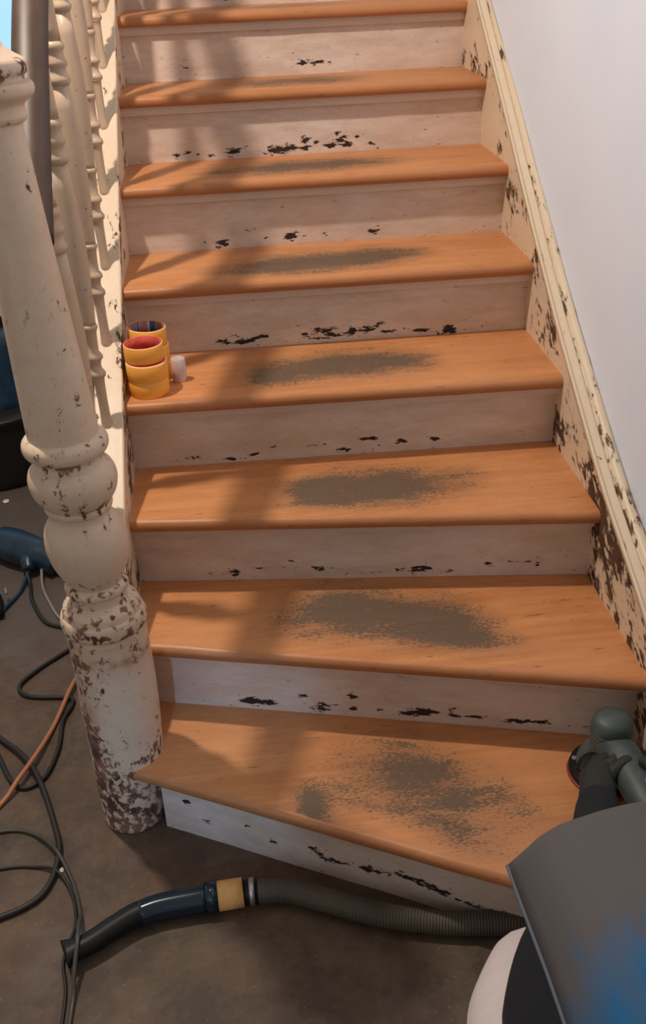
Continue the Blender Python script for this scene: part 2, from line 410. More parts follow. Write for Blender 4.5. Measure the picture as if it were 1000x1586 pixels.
def build_tread(k):
    x0 = -0.048 if k == 1 else XL
    x1 = xr((nR[k] + nR[k + 1]) / 2) + 0.008
    nx = 110; ztop = k * H; secs = []; st = []; no = []
    r = TH / 2
    # profile: (mode, value): top from back to front, nose arc, bottom back
    tops = [1 - i / 22 for i in range(23)]
    for i in range(nx + 1):
        x = x0 + (x1 - x0) * i / nx
        yf = front(k, x); yb = front(k + 1, x) + OV + 0.008
        wob = 0.0012 * nz(x, k, 0, 9)
        ring = []
        for t in tops:
            y = yf + r + (yb - yf - r) * t
            ring.append((x, y, ztop + wob * 0.4)); fr = t * (yb - yf - r) / (yb - yf) + r / (yb - yf)
            s = 0
            for (gx, gf, sx_, sf, am) in STAIN.get(k, []):
                s += am * math.exp(-((x - gx) / sx_) ** 2 - ((fr - gf) / sf) ** 2)
            s = min(s, 1.05) * (1 - math.exp(-(fr / 0.07) ** 2))if not (k == 1) else min(s, 1.0)
            st.append(s); no.append(0.9 if t == 1 else (0.25 if t == 0 else 0))
        for a in range(1, 9):
            th = PI / 2 + PI * a / 8
            ring.append((x, yf + r + math.cos(th) * r + wob, ztop - r + math.sin(th) * r)); st.append(0); no.append(min(1, 0.3 + a / 4))
        ring.append((x, yb, ztop - TH)); st.append(0); no.append(1)
        secs.append(ring)
    V, F = sweep_prof(secs)
    o = link('tread', mesh(V, F, {'stain': st, 'nose': no}), M['tread'])
    e = o.modifiers.new('e', 'EDGE_SPLIT'); e.split_angle = math.radians(40)
    adopt(stair, o); return o

# paint chips on risers given as (image-measured) x, height above lower tread, half width, half height, strength
CH = {
 8: [(.15,.035,.02,.008,.55),(.36,.028,.02,.004,.5),(.50,.030,.018,.009,.85),(.545,.032,.018,.006,.7),(.58,.030,.012,.005,.6),(.66,.05,.02,.004,.4)],
 7: [(.11,.015,.012,.006,.8),(.14,.022,.010,.006,.8),(.165,.016,.01,.004,.7),(.20,.012,.01,.004,.6),(.265,.018,.022,.009,1),(.30,.03,.012,.004,.6),(.39,.016,.035,.010,1.1),(.43,.022,.018,.008,.9),(.47,.04,.014,.010,1),(.47,.018,.016,.006,.9),(.50,.03,.012,.005,.9),(.545,.020,.02,.007,.9),(.575,.034,.018,.009,1),(.59,.018,.018,.006,.9),(.62,.04,.008,.005,.9),(.66,.018,.016,.006,.8),(.56,.05,.006,.006,.8)],
 6: [(.215,.014,.018,.010,1.1),(.16,.02,.03,.004,.45),(.29,.045,.02,.004,.7),(.33,.02,.006,.004,.8),(.40,.022,.022,.008,1.1),(.425,.034,.015,.004,.7),(.465,.026,.01,.004,.8),(.49,.02,.008,.005,.8),(.62,.02,.014,.007,1.05),(.632,.034,.01,.004,.8),(.28,.06,.006,.008,.5)],
 5: [(.19,.022,.02,.006,.8),(.25,.018,.042,.007,.95),(.225,.035,.012,.004,.8),(.30,.028,.02,.006,.9),(.40,.022,.016,.006,.9),(.45,.032,.032,.008,.95),(.475,.018,.026,.006,.9),(.43,.014,.03,.003,.8),(.52,.026,.012,.006,.9),(.56,.026,.030,.007,.95),(.59,.038,.016,.005,.9),(.615,.018,.026,.004,.85),(.70,.014,.02,.006,.9),(.77,.012,.022,.010,1.05)],
 4: [(.12,.020,.025,.003,.7),(.25,.016,.02,.004,.7),(.30,.035,.02,.003,.6),(.40,.030,.03,.003,.75),(.46,.013,.02,.004,.8),(.52,.038,.025,.006,.9),(.53,.016,.02,.003,.8),(.60,.026,.016,.005,.95),(.68,.026,.014,.005,.95),(.65,.042,.006,.004,.7),(.20,.008,.05,.003,.6)],
 3: [(.13,.02,.012,.003,.7),(.185,.018,.012,.009,.9),(.24,.03,.02,.003,.55),(.31,.045,.010,.005,.9),(.335,.03,.05,.003,.6),(.38,.026,.03,.004,.6),(.47,.012,.04,.003,.6),(.585,.020,.016,.007,1.05),(.61,.024,.012,.007,1.0),(.55,.020,.012,.006,.9),(.66,.018,.008,.005,.85),(.74,.03,.012,.004,.6),(.85,.03,.004,.014,.85),(.80,.035,.04,.003,.55)],
 2: [(.215,.020,.035,.009,1.1),(.19,.022,.012,.006,.8),(.305,.045,.012,.005,.85),(.345,.020,.020,.010,1.1),(.405,.055,.012,.008,.9),(.41,.022,.010,.007,1.0),(.46,.024,.010,.004,.7),(.53,.022,.035,.007,1.1),(.56,.03,.018,.005,.95),(.615,.022,.016,.005,1.0),(.61,.038,.009,.005,.95),(.66,.024,.024,.004,1.0),(.73,.022,.024,.005,1.1),(.78,.024,.024,.005,1.1),(.88,.02,.05,.003,.6)],
 1: [(.05,.09,.010,.008,.8),(.09,.05,.010,.005,.8),(.17,.07,.006,.006,.8),(.22,.05,.01,.006,.8),(.30,.06,.02,.008,.8),(.33,.045,.03,.006,.9),(.40,.05,.025,.008,.9),(.47,.06,.04,.008,.9),(.52,.05,.03,.007,.85),(.58,.04,.04,.005,.8),(.42,.12,.012,.003,.6)],
 9: [(.3, .02, .03, .006, .8)], }
def build_riser(k):
    """riser k rises from tread k-1 to tread k"""
    z0 = (k - 1) * H; z1 = k * H - TH; x0 = XL if k > 1 else 0.0; x1 = xr(nR[k]) + 0.008
    nx, nzz = 200, 34; V = []; W = []; F = []
    for i in range(nx + 1):
        x = x0 + (x1 - x0) * i / nx; y = front(k, x) + OV + 0.0015 * nz(x, 0, k, 6)
        for j in range(nzz + 1):
            hh = (z1 - z0) * j / nzz
            V.append((x, y, z0 + hh)); s = 0.16 + 0.05 * math.exp(-(hh / 0.02) ** 2)
            for (cx, ch, sx_, sz, am) in CH.get(k, []):
                d = ((x - cx) / (sx_ * 1.05)) ** 2 + ((hh - ch) / (sz * 1.15)) ** 2
                if d < 9: s += 0.62 * am * math.exp(-d)
            if k > 2: s += 0.14 * math.exp(-((x - x0) / 0.012) ** 2) + 0.12 * math.exp(-((x1 - .008 - x) / 0.01) ** 2)
            W.append(min(s, 0.95))
    nj = nzz + 1
    for i in range(nx):
        for j in range(nzz):
            a = i * nj + j; F.append((a, a + nj, a + nj + 1, a + 1))
    # back sheet gives it board thickness
    o0 = len(V)
    for (x, zz) in ((x0, z0), (x1, z0), (x1, z1), (x0, z1)):
        V.append((x, front(k, x) + OV + 0.02, zz)); W.append(0)
    F.append((o0, o0 + 3, o0 + 2, o0 + 1))
    o = link('riser', mesh(V, F, {'wear': W}), M['riser']); adopt(stair, o)
    # cove strip under the nosing
    secs = []; n = 60; prof = [(0.017, 0), (0.017, -0.013), (0.012, -0.020), (0.012, -0.0225), (-0.002, -0.0225), (-0.002, 0)]
    for i in range(n + 1):
        x = x0 + (x1 - x0) * i / n; y = front(k, x) + OV
        secs.append([(x, y - a, z1 + 0.0005 + b_) for a, b_ in prof])
    V, F = sweep_prof(secs)
    m_ = link('moulding', mesh(V, F, {'wear': [0.26 + 0.1 * nz(p[0], k, 0, 14) for p in V]}), M['moulding'], smooth=False)
    adopt(stair, m_); return o
for k in range(1, 10): build_tread(k)
for k in range(1, 11): build_riser(k) if k < 10 else None

# --- stringers: top line polyline (y, z)
def interp(pts, y):
    for (a, b), (c, d) in zip(pts, pts[1:]):
        if y <= c or (c, d) == pts[-1]: return b + (d - b) * (y - a) / (c - a)
RT = [(-0.42, 0.075), (-0.25, 0.215), (-0.05, 0.362), (0.14, 0.478), (0.407, 0.598), (0.683, 0.755), (0.876, 0.873), (1.183, 1.080), (1.45, 1.262), (2.6, 2.02)]
RT = [(p.x, p.y) for p in catmull([Vector((a, b, 0)) for a, b in RT], 5)]
def slope(pts, y): return (interp(pts, y + .02) - interp(pts, y - .02)) / .04
def build_right_stringer():
    n = 200; secs = []; W = []
    for i in range(n + 1):
        y = -0.42 + (2.6 + 0.42) * i / n; zt = interp(RT, y); x = xr(y)
        s = slope(RT, y); c = 1 / math.sqrt(1 + s * s)
        ring = []
        m = 18
        for j in range(m + 1):
            q = 0.34 * j / m
            ring.append((x, y, max(zt - 0.012 - q, 0.0))); 
            # wear: heavy in the middle flights, lighter up high
            amt = 0.345 + 0.13 * math.exp(-((y - 0.55) / 0.55) ** 2) + 0.04 * math.exp(-((y - 0.1) / 0.3) ** 2) + 0.10 * nz(0, y, zt - q, 7)
            amt += 0.05 * math.exp(-((y - 1.9) / .2) ** 2)
            W.append(amt)
        ring += [(WX - 0.001, y, max(zt - 0.352, 0)), (WX - 0.001, y, zt - 0.012)]; W += [0, 0]
        secs.append(ring)
    V, F = sweep_prof(secs)
    o = link('stringer', mesh(V, F, {'wear': W}), M['stringer'], smooth=False, label='right wall stringer with brown bare patches'); adopt(stair, o)
    # moulded cap following the top
    secs = []; W = []
    prof = [(0.0, -0.014, .30), (-0.002, -0.004, .24), (-0.0035, 0.002, .16), (-0.003, 0.006, .12), (0.000, 0.0075, .12), (0.003, 0.0055, .22), (0.0045, 0.003, .3), (0.008, 0.0035, .22), (0.014, 0.0050, .2), (0.020, 0.0065, .2),
            (0.0225, 0.0065, .25), (0.0245, 0.0030, .36), (0.0265, 0.0025, .40), (0.028, 0.006, .36), (0.031, 0.0105, .30), (0.035, 0.0135, .28), (0.040, 0.0150, .30), (0.045, 0.0140, .31), (0.050, 0.010, .34), (0.060, 0.004, .3), (0.060, -0.02, .3)]
    for i in range(n + 1):
        y = -0.42 + 3.02 * i / n; zt = interp(RT, y); s = slope(RT, y); c = 1 / math.sqrt(1 + s * s); ny, nzv = -s * c, c
        ring = []
        for (a, b_, wv) in prof:
            ring.append((min(xr(y) + a, WX - 0.0005), y + ny * b_, zt - 0.004 + nzv * b_))
            hi = 0.05 * math.exp(-((y - 0.55) / 0.5) ** 2)
            W.append(wv + hi * (1.3 if a > 0.012 else 0.2) + 0.10 * nz(a * 8, y, 3, 8))
        secs.append(ring)
    V, F = sweep_prof(secs)
    o = link('moulding', mesh(V, F, {'wear': W}), M['stringer_cap'], label='cream moulded cap of the right stringer'); adopt(stair, o)
build_right_stringer()
LT = [(0.30, 0.44), (0.491, 0.583), (0.707, 0.720), (1.004, 0.905), (1.246, 1.078), (1.533, 1.268), (1.859, 1.484), (2.7, 2.04)]
SX0, SX1 = -0.094, -0.031
def build_left_stringer():
    n = 160; secs = []; W = []
    for i in range(n + 1):
        y = 0.27 + (2.7 - 0.27) * i / n; zt = interp(LT, y); ring = []
        m = 20
        for j in range(m + 1):
            q = 0.32 * j / m; ring.append((SX1, y, max(zt - 0.003 - q, 0))); W.append(0.34 + 0.10 * nz(2, y, zt - q, 9) + 0.10 * math.exp(-((y - 0.75) / 0.35) ** 2) )
        ring += [(SX0, y, max(zt - 0.323, 0)), (SX0, y, zt - 0.003), (SX0 + 0.003, y, zt)]; W += [0.3, 0.3, 0.3]
        for t in (0.25, .5, .75, 1.0):
            ring.append((SX0 + 0.003 + (SX1 - SX0 - 0.006) * t, y, zt)); W.append(0.22 + 0.10 * nz(t * 3, y, 5, 9) + 0.07 * math.exp(-((y - 0.8) / 0.35) ** 2))
        secs.append(ring)
    V, F = sweep_prof(secs)
    o = link('stringer', mesh(V, F, {'wear': W}), M['stringer'], smooth=False, label='left stringer carrying the balusters'); adopt(stair, o)
build_left_stringer()

# ------------------------------------------------------------------ newel post
NEW = empty('newel_post', (-0.063, 0.235, 0), 'big turned newel post with flaking cream paint at the foot of the stair', 'newel post')
AX = [(0.0, -0.068), (0.2, -0.062), (0.37, -0.060), (0.52, -0.063), (0.67, -0.069), (0.80, -0.074), (0.91, -0.078), (1.12, -0.087), (1.5, -0.100)]
def axis(z): return (interp(AX, z), 0.235)
def newel_wear(base):
    def fn(a, z, r):
        x = math.cos(a)
        left = 0.5 - 0.5 * math.cos(a + 2.2)    # faces camera-left / front
        w_ = base(z, a)
        return w_ + 0.03 + 0.10 * nz(math.cos(a), math.sin(a), z * 4, 2.5)
    return fn
def part(name, prof, base, label=None, seg=64, per=6, raw=False):
    pr = prof if raw else smooth_prof(prof, per)
    V, F, W = lathe(pr, axis, seg, wear=newel_wear(base))
    sm = [math.exp(-((v[2] - 0.447) / 0.014) ** 2) + 0.5 * math.exp(-((v[2] - 0.488) / 0.01) ** 2) + 0.8 * bump_ang(math.atan2(v[1] - 0.235, v[0] + 0.063), math.radians(222), 0.4) * math.exp(-((v[2] - 0.33) / 0.10) ** 2) if name == 'base' else 0.0 for v in V]
    o = link(name, mesh(V, F, {'wear': W, 'smear': sm}), M['newel'], label=label); adopt(NEW, o); return o
def bump_ang(a, c, wd): 
    d = (a - c + PI) % (2 * PI) - PI
    return math.exp(-(d / wd) ** 2)
def bw(z, a):   # foot drum: heavy lower left, band of bare wood under the collar
    s = 0.26
    s += 0.26 * math.exp(-((z - 0.0) / 0.20) ** 2)
    s += 0.24 * bump_ang(a, math.radians(218), 0.55) * math.exp(-((z - 0.26) / 0.17) ** 2)
    s += 0.20 * math.exp(-((z - 0.445) / 0.018) ** 2)
    s += 0.22 * math.exp(-((z - 0.482) / 0.012) ** 2) * bump_ang(a, math.radians(235), 0.7)
    s += 0.06 * math.exp(-((z - 0.2) / 0.03) ** 2)
    return s
drum = [(0.060, 0.0), (0.066, 0.004)] + [(interp([(0, .066), (.15, .0725), (.3, .0765), (.5, .0755)], z), z) for z in np.linspace(0.012, 0.492, 60)] + [(0.070, 0.497), (0.060, 0.499)]
part('base', drum, bw, 'worn lower drum with brown bare patches', raw=True)
def cw(z, a): return 0.40 + 0.10 * math.sin(a * 3 + 1) * math.exp(-((z - 0.51) / .02) ** 2) + 0.06 * math.exp(-((z - 0.5) / .008) ** 2)
part('collar', [(0.062, 0.497), (0.0775, 0.500), (0.0805, 0.508), (0.0800, 0.520), (0.0770, 0.528), (0.0735, 0.531), (0.0725, 0.536), (0.0700, 0.545), (0.062, 0.552), (0.054, 0.556), (0.0525, 0.565), (0.0535, 0.574), (0.0565, 0.578), (0.0585, 0.583), (0.0575, 0.590), (0.0520, 0.595), (0.048, 0.597)], cw)
def vw(z, a): return 0.23 + 0.12 * math.exp(-((z - 0.615) / .012) ** 2) + 0.1 * math.exp(-((z - 0.728) / .008) ** 2)
part('vase', [(0.046, 0.594), (0.052, 0.602), (0.060, 0.618), (0.0685, 0.640), (0.0735, 0.665), (0.0740, 0.685), (0.0705, 0.706), (0.063, 0.722), (0.0565, 0.730), (0.0535, 0.736), (0.0525, 0.744), (0.050, 0.747)], vw)
def rw(z, a): return 0.31 + 0.13 * math.exp(-((z - 0.764) / .008) ** 2) + 0.13 * math.exp(-((z - 0.852) / .008) ** 2) + 0.03 * math.sin(3 * a)
part('ring', [(0.050, 0.743), (0.0575, 0.748), (0.0600, 0.756), (0.0590, 0.762), (0.0640, 0.770), (0.0715, 0.782), (0.0760, 0.798), (0.0765, 0.812), (0.0725, 0.826), (0.0650, 0.836), (0.0590, 0.841), (0.0565, 0.848), (0.0590, 0.854), (0.0640, 0.857), (0.0700, 0.862), (0.0735, 0.871), (0.0720, 0.882), (0.066, 0.889), (0.060, 0.892)], rw, 'stacked turned rings of the newel post')
def sw(z, a): return 0.235 + 0.05 * math.exp(-((z - 0.93) / .04) ** 2)
part('shaft', [(0.060, 0.888), (0.0600, 0.900), (0.0590, 0.94), (0.0560, 1.02), (0.0520, 1.12), (0.0475, 1.22), (0.0435, 1.32), (0.0405, 1.392), (0.041, 1.396)], sw)
def tw(z, a): return 0.25 + 0.26 * math.exp(-((z - 1.462) / .012) ** 2)
part('cap', [(0.038, 1.388), (0.046, 1.391), (0.0500, 1.398), (0.0490, 1.406), (0.0500, 1.414), (0.0560, 1.420), (0.0650, 1.427), (0.0680, 1.435), (0.0660, 1.443), (0.0575, 1.448), (0.0580, 1.453), (0.0640, 1.458), (0.0650, 1.466), (0.0610, 1.474), (0.048, 1.482), (0.036, 1.492), (0.030, 1.502), (0.018, 1.508), (0.002, 1.510)], tw, 'moulded cap with bare wood spots')

# ------------------------------------------------------------------ handrail
RL = [Vector((-0.076, 0.275, 1.205)), Vector((-0.077, 0.40, 1.325)), Vector((-0.079, 0.60, 1.495)), Vector((-0.079, 0.85, 1.665)), Vector((-0.079, 1.4, 2.02)), Vector((-0.079, 2.2, 2.535)), Vector((-0.079, 2.9, 2.985))]
rp = catmull(RL, 10)
V, F = tube(rp, lambda t: (0.031, 0.027), 24)
rail = rebase(link('handrail', mesh(V, F), M['rail'])); tag(rail, 'dark brown rounded wooden handrail rising from the newel post above the balusters', 'handrail')
def rail_z(y):
    for a, b in zip(rp, rp[1:]):
        if a.y <= y <= b.y: return a.z + (b.z - a.z) * (y - a.y) / (b.y - a.y)
    return rp[0].z

# ------------------------------------------------------------------ balusters
ORD = ['first', 'second', 'third', 'fourth', 'fifth', 'sixth', 'seventh', 'eighth', 'ninth', 'tenth', 'eleventh']
def build_baluster():
    prof = [(0.012, -0.012), (0.0125, 0.0), (0.0115, 0.01), (0.0105, 0.03), (0.0105, 0.06), (0.0115, 0.095), (0.0125, 0.108), (0.0165, 0.112), (0.0175, 0.118), (0.0150, 0.123), (0.0115, 0.128),
            (0.0105, 0.138), (0.0125, 0.147), (0.0170, 0.151), (0.0175, 0.156), (0.0150, 0.161), (0.0115, 0.166), (0.0115, 0.185), (0.0130, 0.206), (0.0145, 0.213), (0.0170, 0.217), (0.0172, 0.222), (0.0150, 0.226),
            (0.0150, 0.235), (0.0175, 0.27), (0.0215, 0.33), (0.0235, 0.38), (0.0225, 0.43), (0.0195, 0.50), (0.0165, 0.545), (0.0215, 0.552), (0.0225, 0.559), (0.0175, 0.565), (0.0160, 0.577), (0.0205, 0.583), (0.0215, 0.590), (0.0175, 0.597),
            (0.0160, 0.608), (0.0205, 0.614), (0.0205, 0.620), (0.0165, 0.627), (0.0155, 0.66), (0.0145, 0.75), (0.0130, 0.83), (0.0130, 0.93)]
    def wr(a, z, r): return 0.27 + 0.08 * nz(math.cos(a), math.sin(a), z, 6) + (0.05 if r > 0.016 and z < 0.3 else 0)
    V, F, W = lathe(prof, lambda z: (-0.012 * max(z, 0) / 0.6, 0), 20, wear=wr)
    root = empty('baluster', (0, 0, 0), '', 'baluster', 'turned balusters between stringer and handrail')
    # split at z: lower turned foot with rings, tapering shaft, upper rings
    def sub(name, z0, z1):
        idx = [i for i, (r, z) in enumerate(prof) if z0 <= z <= z1]; pr = [prof[i] for i in idx]
        V, F, W = lathe(pr, lambda z: (-0.016 * max(z, 0) / 0.6, 0), 20, wear=wr)
        o = link(name, mesh(V, F, {'wear': W}), M['baluster']); o.parent = root; return o
    sub('foot', -1, 0.112); sub('ring', 0.112, 0.226); sub('shaft', 0.226, 0.545); sub('ring', 0.545, 0.627); nk = sub('neck', 0.627, 2)
    nk.data.transform(Matrix.Translation((0, 0, -0.62))); nk.location = (0, 0, 0.62)
    return root
proto = build_baluster()
kids = list(proto.children)
ys = [0.495 + 0.19 * i for i in range(10)]
for i, y in enumerate(ys):
    if i == 0: o = proto; ch = kids
    else:
        o = proto.copy(); COL.objects.link(o); ch = []
        for c in kids:
            d = c.copy(); COL.objects.link(d); d.parent = o; ch.append(d)
    o.location = (-0.066, y, interp(LT, y))
    top = rail_z(y) - interp(LT, y) - 0.01
    for c in ch:
        if c.name.startswith('neck'): c.scale = (1, 1, (top - 0.62) / 0.31)
    o['label'] = '%s turned cream baluster going up the stair from the newel post' % ORD[i]

# ------------------------------------------------------------------ tape rolls
def tape_roll(name, c, z0, h, R, ri, tilt, label, core='core_red', blue=False, mat='tape', edge='tape_edge'):
    root = empty(name, (c[0], c[1], z0), label, 'tape roll', 'rolls of tape on the stair tread')
    seg = 56
    prof = [(ri + 0.003, 0.0), (R - 0.0015, 0.0), (R, 0.0015), (R, h * 0.5), (R, h - 0.0015), (R - 0.0015, h), (ri + 0.003, h)]
    V, F, _ = lathe(prof, seg=seg, closed=True)
    fm = []
    for i in range(len(prof)):
        for k in range(seg): fm.append(1 if i in (0, 5, 4, 1) else 0)
    t = link('tape', mesh(V, F, fm=fm), [M[mat], M[edge]]); t.parent = root
    t.modifiers.new('e', 'EDGE_SPLIT').split_angle = math.radians(50)
    prof = [(ri, 0.0005), (ri + 0.0032, 0.0005), (ri + 0.0032, h - 0.0005), (ri, h - 0.0005)]
    V, F, _ = lathe(prof, seg=seg, closed=True)
    fm = []
    for i in range(4):
        for k in range(seg):
            a = k / seg * 360; mi = 0
            if blue and i == 3:
                if 62 < a < 80: mi = 1
                elif 58 < a < 84: mi = 2
                elif 118 < a < 150 and k % 2: mi = 1
            fm.append(mi)
    cr = link('core', mesh(V, F, fm=fm), [M[core], M['core_blue'], M['core_pale']]); cr.parent = root
    root.rotation_euler = tilt
    return root
zt = 4 * H
RR, RI = 0.0455, 0.0395
tape_roll('masking_tape_roll', (0.0235, 0.813), zt, 0.037, RR, RI, (0, 0, 0), 'yellow masking tape roll at the bottom of the front stack')
tape_roll('masking_tape_roll', (0.0233, 0.8128), zt + 0.0372, 0.040, RR + .0012, RI, (0, 0, 0), 'yellow masking tape roll in the middle of the front stack')
tape_roll('masking_tape_roll', (0.0205, 0.820), zt + 0.0795, 0.038, RR - .0012, RI, (math.radians(1.0), math.radians(-0.5), 0), 'yellow masking tape roll with red core on top of the front stack')
tape_roll('masking_tape_roll', (0.027, 0.912), zt, 0.040, RR, RI, (0, 0, 0), 'yellow masking tape roll hidden at the bottom of the rear stack')
tape_roll('masking_tape_roll', (0.026, 0.912), zt + 0.0402, 0.040, RR, RI, (0, 0, 0), 'yellow masking tape roll in the middle of the rear stack')
tape_roll('masking_tape_roll', (0.023, 0.912), zt + 0.0806, 0.043, RR - 0.001, RI, (0, math.radians(2.5), 0), 'yellow masking tape roll with printed brown and blue core on top of the rear stack', core='core_brown', blue=True)
tape_roll('white_tape_roll', (0.0905, 0.872), zt, 0.056, 0.0165, 0.012, (0, 0, 0), 'small whitish tape roll standing right of the yellow stacks', core='core_pale', mat='white_tape', edge='white_tape')

# ------------------------------------------------------------------ vacuum nozzle and hose
def P3(x, y, z): return Vector((x, y, z))
hroot = empty('vacuum_hose', (0.15, -0.04, 0), 'grey ribbed vacuum hose with black bent nozzle lying on the floor before the bottom step', 'vacuum hose')
zc = 0.028
noz = catmull([P3(-0.172, -0.125, zc), P3(-0.130, -0.108, zc), P3(-0.085, -0.078, zc), P3(-0.045, -0.055, zc), P3(0.00, -0.043, zc), P3(0.03, -0.040, zc)], 8)
def nr(t):
    if t < 0.10: return (0.030 - t * 0.08, 0.018)
    return (0.021 + 0.004 * t, 0.018 + 0.007 * t)
V, F = tube(noz, nr, 24); adopt(hroot, link('nozzle', mesh(V, F), M['black_plastic']))
V, F = tube(catmull([P3(-0.040, -0.0540, zc), P3(0.00, -0.0440, zc + .001), P3(0.085, -0.036, zc + .001)], 8), lambda t: 0.0235 + 0.002 * t, 28)
adopt(hroot, link('tube', mesh(V, F), M['blue_black'], smooth=True, label='glossy blue-black tube'))
V, F = tube([P3(0.083, -0.036, zc + .001), P3(0.106, -0.0345, zc + .001)], 0.0285, 28)
adopt(hroot, link('collar', mesh(V, F), M['blue_black']))
V, F = tube([P3(0.104, -0.035, zc + .001), P3(0.154, -0.032, zc + .001)], lambda t: 0.0278, 28)
adopt(hroot, link('tape_band', mesh(V, F), M['hose_tape'], label='yellow tape wrap'))
V, F = tube([P3(0.152, -0.032, zc), P3(0.182, -0.032, zc)], 0.0245, 28)
adopt(hroot, link('cuff', mesh(V, F), M['black_plastic']))
V, F = tube([P3(0.166, -0.032, zc), P3(0.176, -0.032, zc)], 0.0262, 28)
adopt(hroot, link('clamp', mesh(V, F), M['steel']))
hp = catmull([P3(0.178, -0.032, zc), P3(0.24, -0.040, zc - .002), P3(0.304, -0.066, zc - .003), P3(0.37, -0.098, zc - .004), P3(0.43, -0.122, zc - .004), P3(0.536, -0.149, zc - .004), P3(0.65, -0.165, zc - .004), P3(0.76, -0.195, zc - .004), P3(0.87, -0.245, zc - .004), P3(0.955, -0.37, zc - .004), P3(0.980, -0.60, zc - .004), P3(0.980, -1.1, zc - .004)], 12)
hp = resample(hp, 0.0014)
cnt = [0]
nH = len(hp)
def hr(t):
    i = round(t * (nH - 1)); return 0.0222 + 0.0016 * math.cos(2 * PI * i / 4)
V, F = tube(hp, hr, 20); adopt(hroot, link('ribbed_hose', mesh(V, F), M['hose_grey']))

# ------------------------------------------------------------------ cables on the floor
def cable(name, pts, r, mat, label, cat='cable', z=None, per=8):
    P = [P3(p[0], p[1], (p[2] if len(p) > 2 else r + 0.0005)) for p in pts]
    V, F = tube(catmull(P, per), r, 10)
    return tag(rebase(link(name, mesh(V, F), M[mat])), label, cat)
cable('power_cable', [(-0.437, 1.20, .03), (-0.425, 1.16, .006), (-0.407, 1.077), (-0.356, 0.968), (-0.29, 0.925), (-0.245, 0.87), (-0.270, 0.835), (-0.344, 0.758), (-0.383, 0.694), (-0.353, 0.650), (-0.255, 0.630), (-0.243, 0.60), (-0.258, 0.545), (-0.257, 0.45), (-0.275, 0.362), (-0.315, 0.332), (-0.350, 0.36), (-0.39, 0.44), (-0.43, 0.52)], 0.0055, 'cable_black', 'black cable winding from the blue power tool into a loop left of the newel post')
cable('thick_cable', [(-0.55, 0.72), (-0.47, 0.60), (-0.40, 0.505, .0075), (-0.336, 0.432, .014), (-0.285, 0.345, .016), (-0.240, 0.226, .007), (-0.216, 0.130, .009), (-0.236, 0.035, .0075), (-0.31, -0.010), (-0.42, -0.03)], 0.0065, 'cable_black', 'thick black cable curving down the left edge of the floor')
cable('extension_cord', [(-0.20, 0.86), (-0.232, 0.74), (-0.250, 0.655, .016), (-0.276, 0.537), (-0.299, 0.431, .018), (-0.329, 0.343, .022), (-0.362, 0.287), (-0.45, 0.16), (-0.60, 0.03)], 0.0055, 'cable_orange', 'orange extension cord running diagonally past the newel post to the left edge', 'cord')
cable('thin_cable', [(-0.47, 0.19), (-0.349, 0.212), (-0.285, 0.200), (-0.225, 0.140, .016), (-0.180, 0.055), (-0.158, -0.02, .010), (-0.150, -0.075, .042), (-0.146, -0.113, .051), (-0.150, -0.165, .03), (-0.152, -0.22), (-0.163, -0.40), (-0.20, -0.60)], 0.0042, 'cable_grey', 'thin grey cable crossing over the black vacuum nozzle tip')
cable('thin_cable', [(-0.50, 0.09), (-0.331, 0.112), (-0.265, 0.108), (-0.215, 0.085, .012), (-0.180, 0.03), (-0.165, -0.04), (-0.178, -0.12), (-0.166, -0.20), (-0.172, -0.38), (-0.19, -0.60)], 0.0032, 'cable_black', 'thin black cable entering from the left edge beneath the other thin cable')
cable('pale_cord', [(-0.395, 1.205, .03), (-0.388, 1.15, .006), (-0.360, 1.07), (-0.318, 0.98), (-0.27, 0.94), (-0.20, 0.93)], 0.0042, 'cable_pale', 'pale grey cord running from the blue power tool behind the newel post', 'cord')
cable('blue_cord', [(-0.43, 1.215, .03), (-0.45, 1.13, .006), (-0.475, 1.06), (-0.53, 0.93), (-0.62, 0.80)], 0.0058, 'navy', 'dark blue cord leading from the power tool towards the left edge', 'cord')

# ------------------------------------------------------------------ power tool on the floor
troot = empty('power_tool', (-0.43, 1.28, 0), 'dark blue corded power tool lying on the floor left of the newel post', 'power tool')
tp = catmull([P3(-0.575, 1.36, .05), P3(-0.52, 1.345, .052), P3(-0.46, 1.30, .05), P3(-0.40, 1.255, .048), P3(-0.345, 1.215, .040)], 8)
V, F = tube(tp, lambda t: (0.040 + 0.018 * math.sin(min(1, t * 1.2) * PI), 0.036 + 0.012 * math.sin(t * PI)), 20); adopt(troot, link('housing', mesh(V, F), M['navy']))
V, F = tube(catmull([P3(-0.43, 1.27, .05), P3(-0.435, 1.235, .045), P3(-0.43, 1.205, .032)], 6), lambda t: 0.030 - 0.012 * t, 16); adopt(troot, link('handle', mesh(V, F), M['navy']))
V, F = tube([P3(-0.560, 1.355, .051), P3(-0.535, 1.349, .052)], 0.047, 20); adopt(troot, link('guard', mesh(V, F), M['pale_grey'], label='pale grey ring'))
V, F = tube([P3(-0.36, 1.226, .045), P3(-0.325, 1.20, .036)], lambda t: 0.030 - .012 * t, 16); adopt(troot, link('end_cap', mesh(V, F), M['blue_black']))
# plug at the left edge
proot = empty('cable_plug', (-0.51, 1.07, 0), 'small black cable plug with pale painted highlights at the left edge of the floor', 'plug')
V, F = tube(catmull([P3(-0.56, 1.16, .02), P3(-0.51, 1.09, .022), P3(-0.485, 1.00, .018)], 6), lambda t: 0.020 - 0.006 * t, 14); adopt(proot, link('body', mesh(V, F), M['black_plastic']))
for dx in (-0.008, 0.010):  # pale pieces imitate highlights on the plug
    V, F = tube([P3(-0.490 + dx, 1.10, .042), P3(-0.483 + dx, 1.075, .04)], 0.004, 8); adopt(proot, link('plug_glint', mesh(V, F), M['pale_grey']))
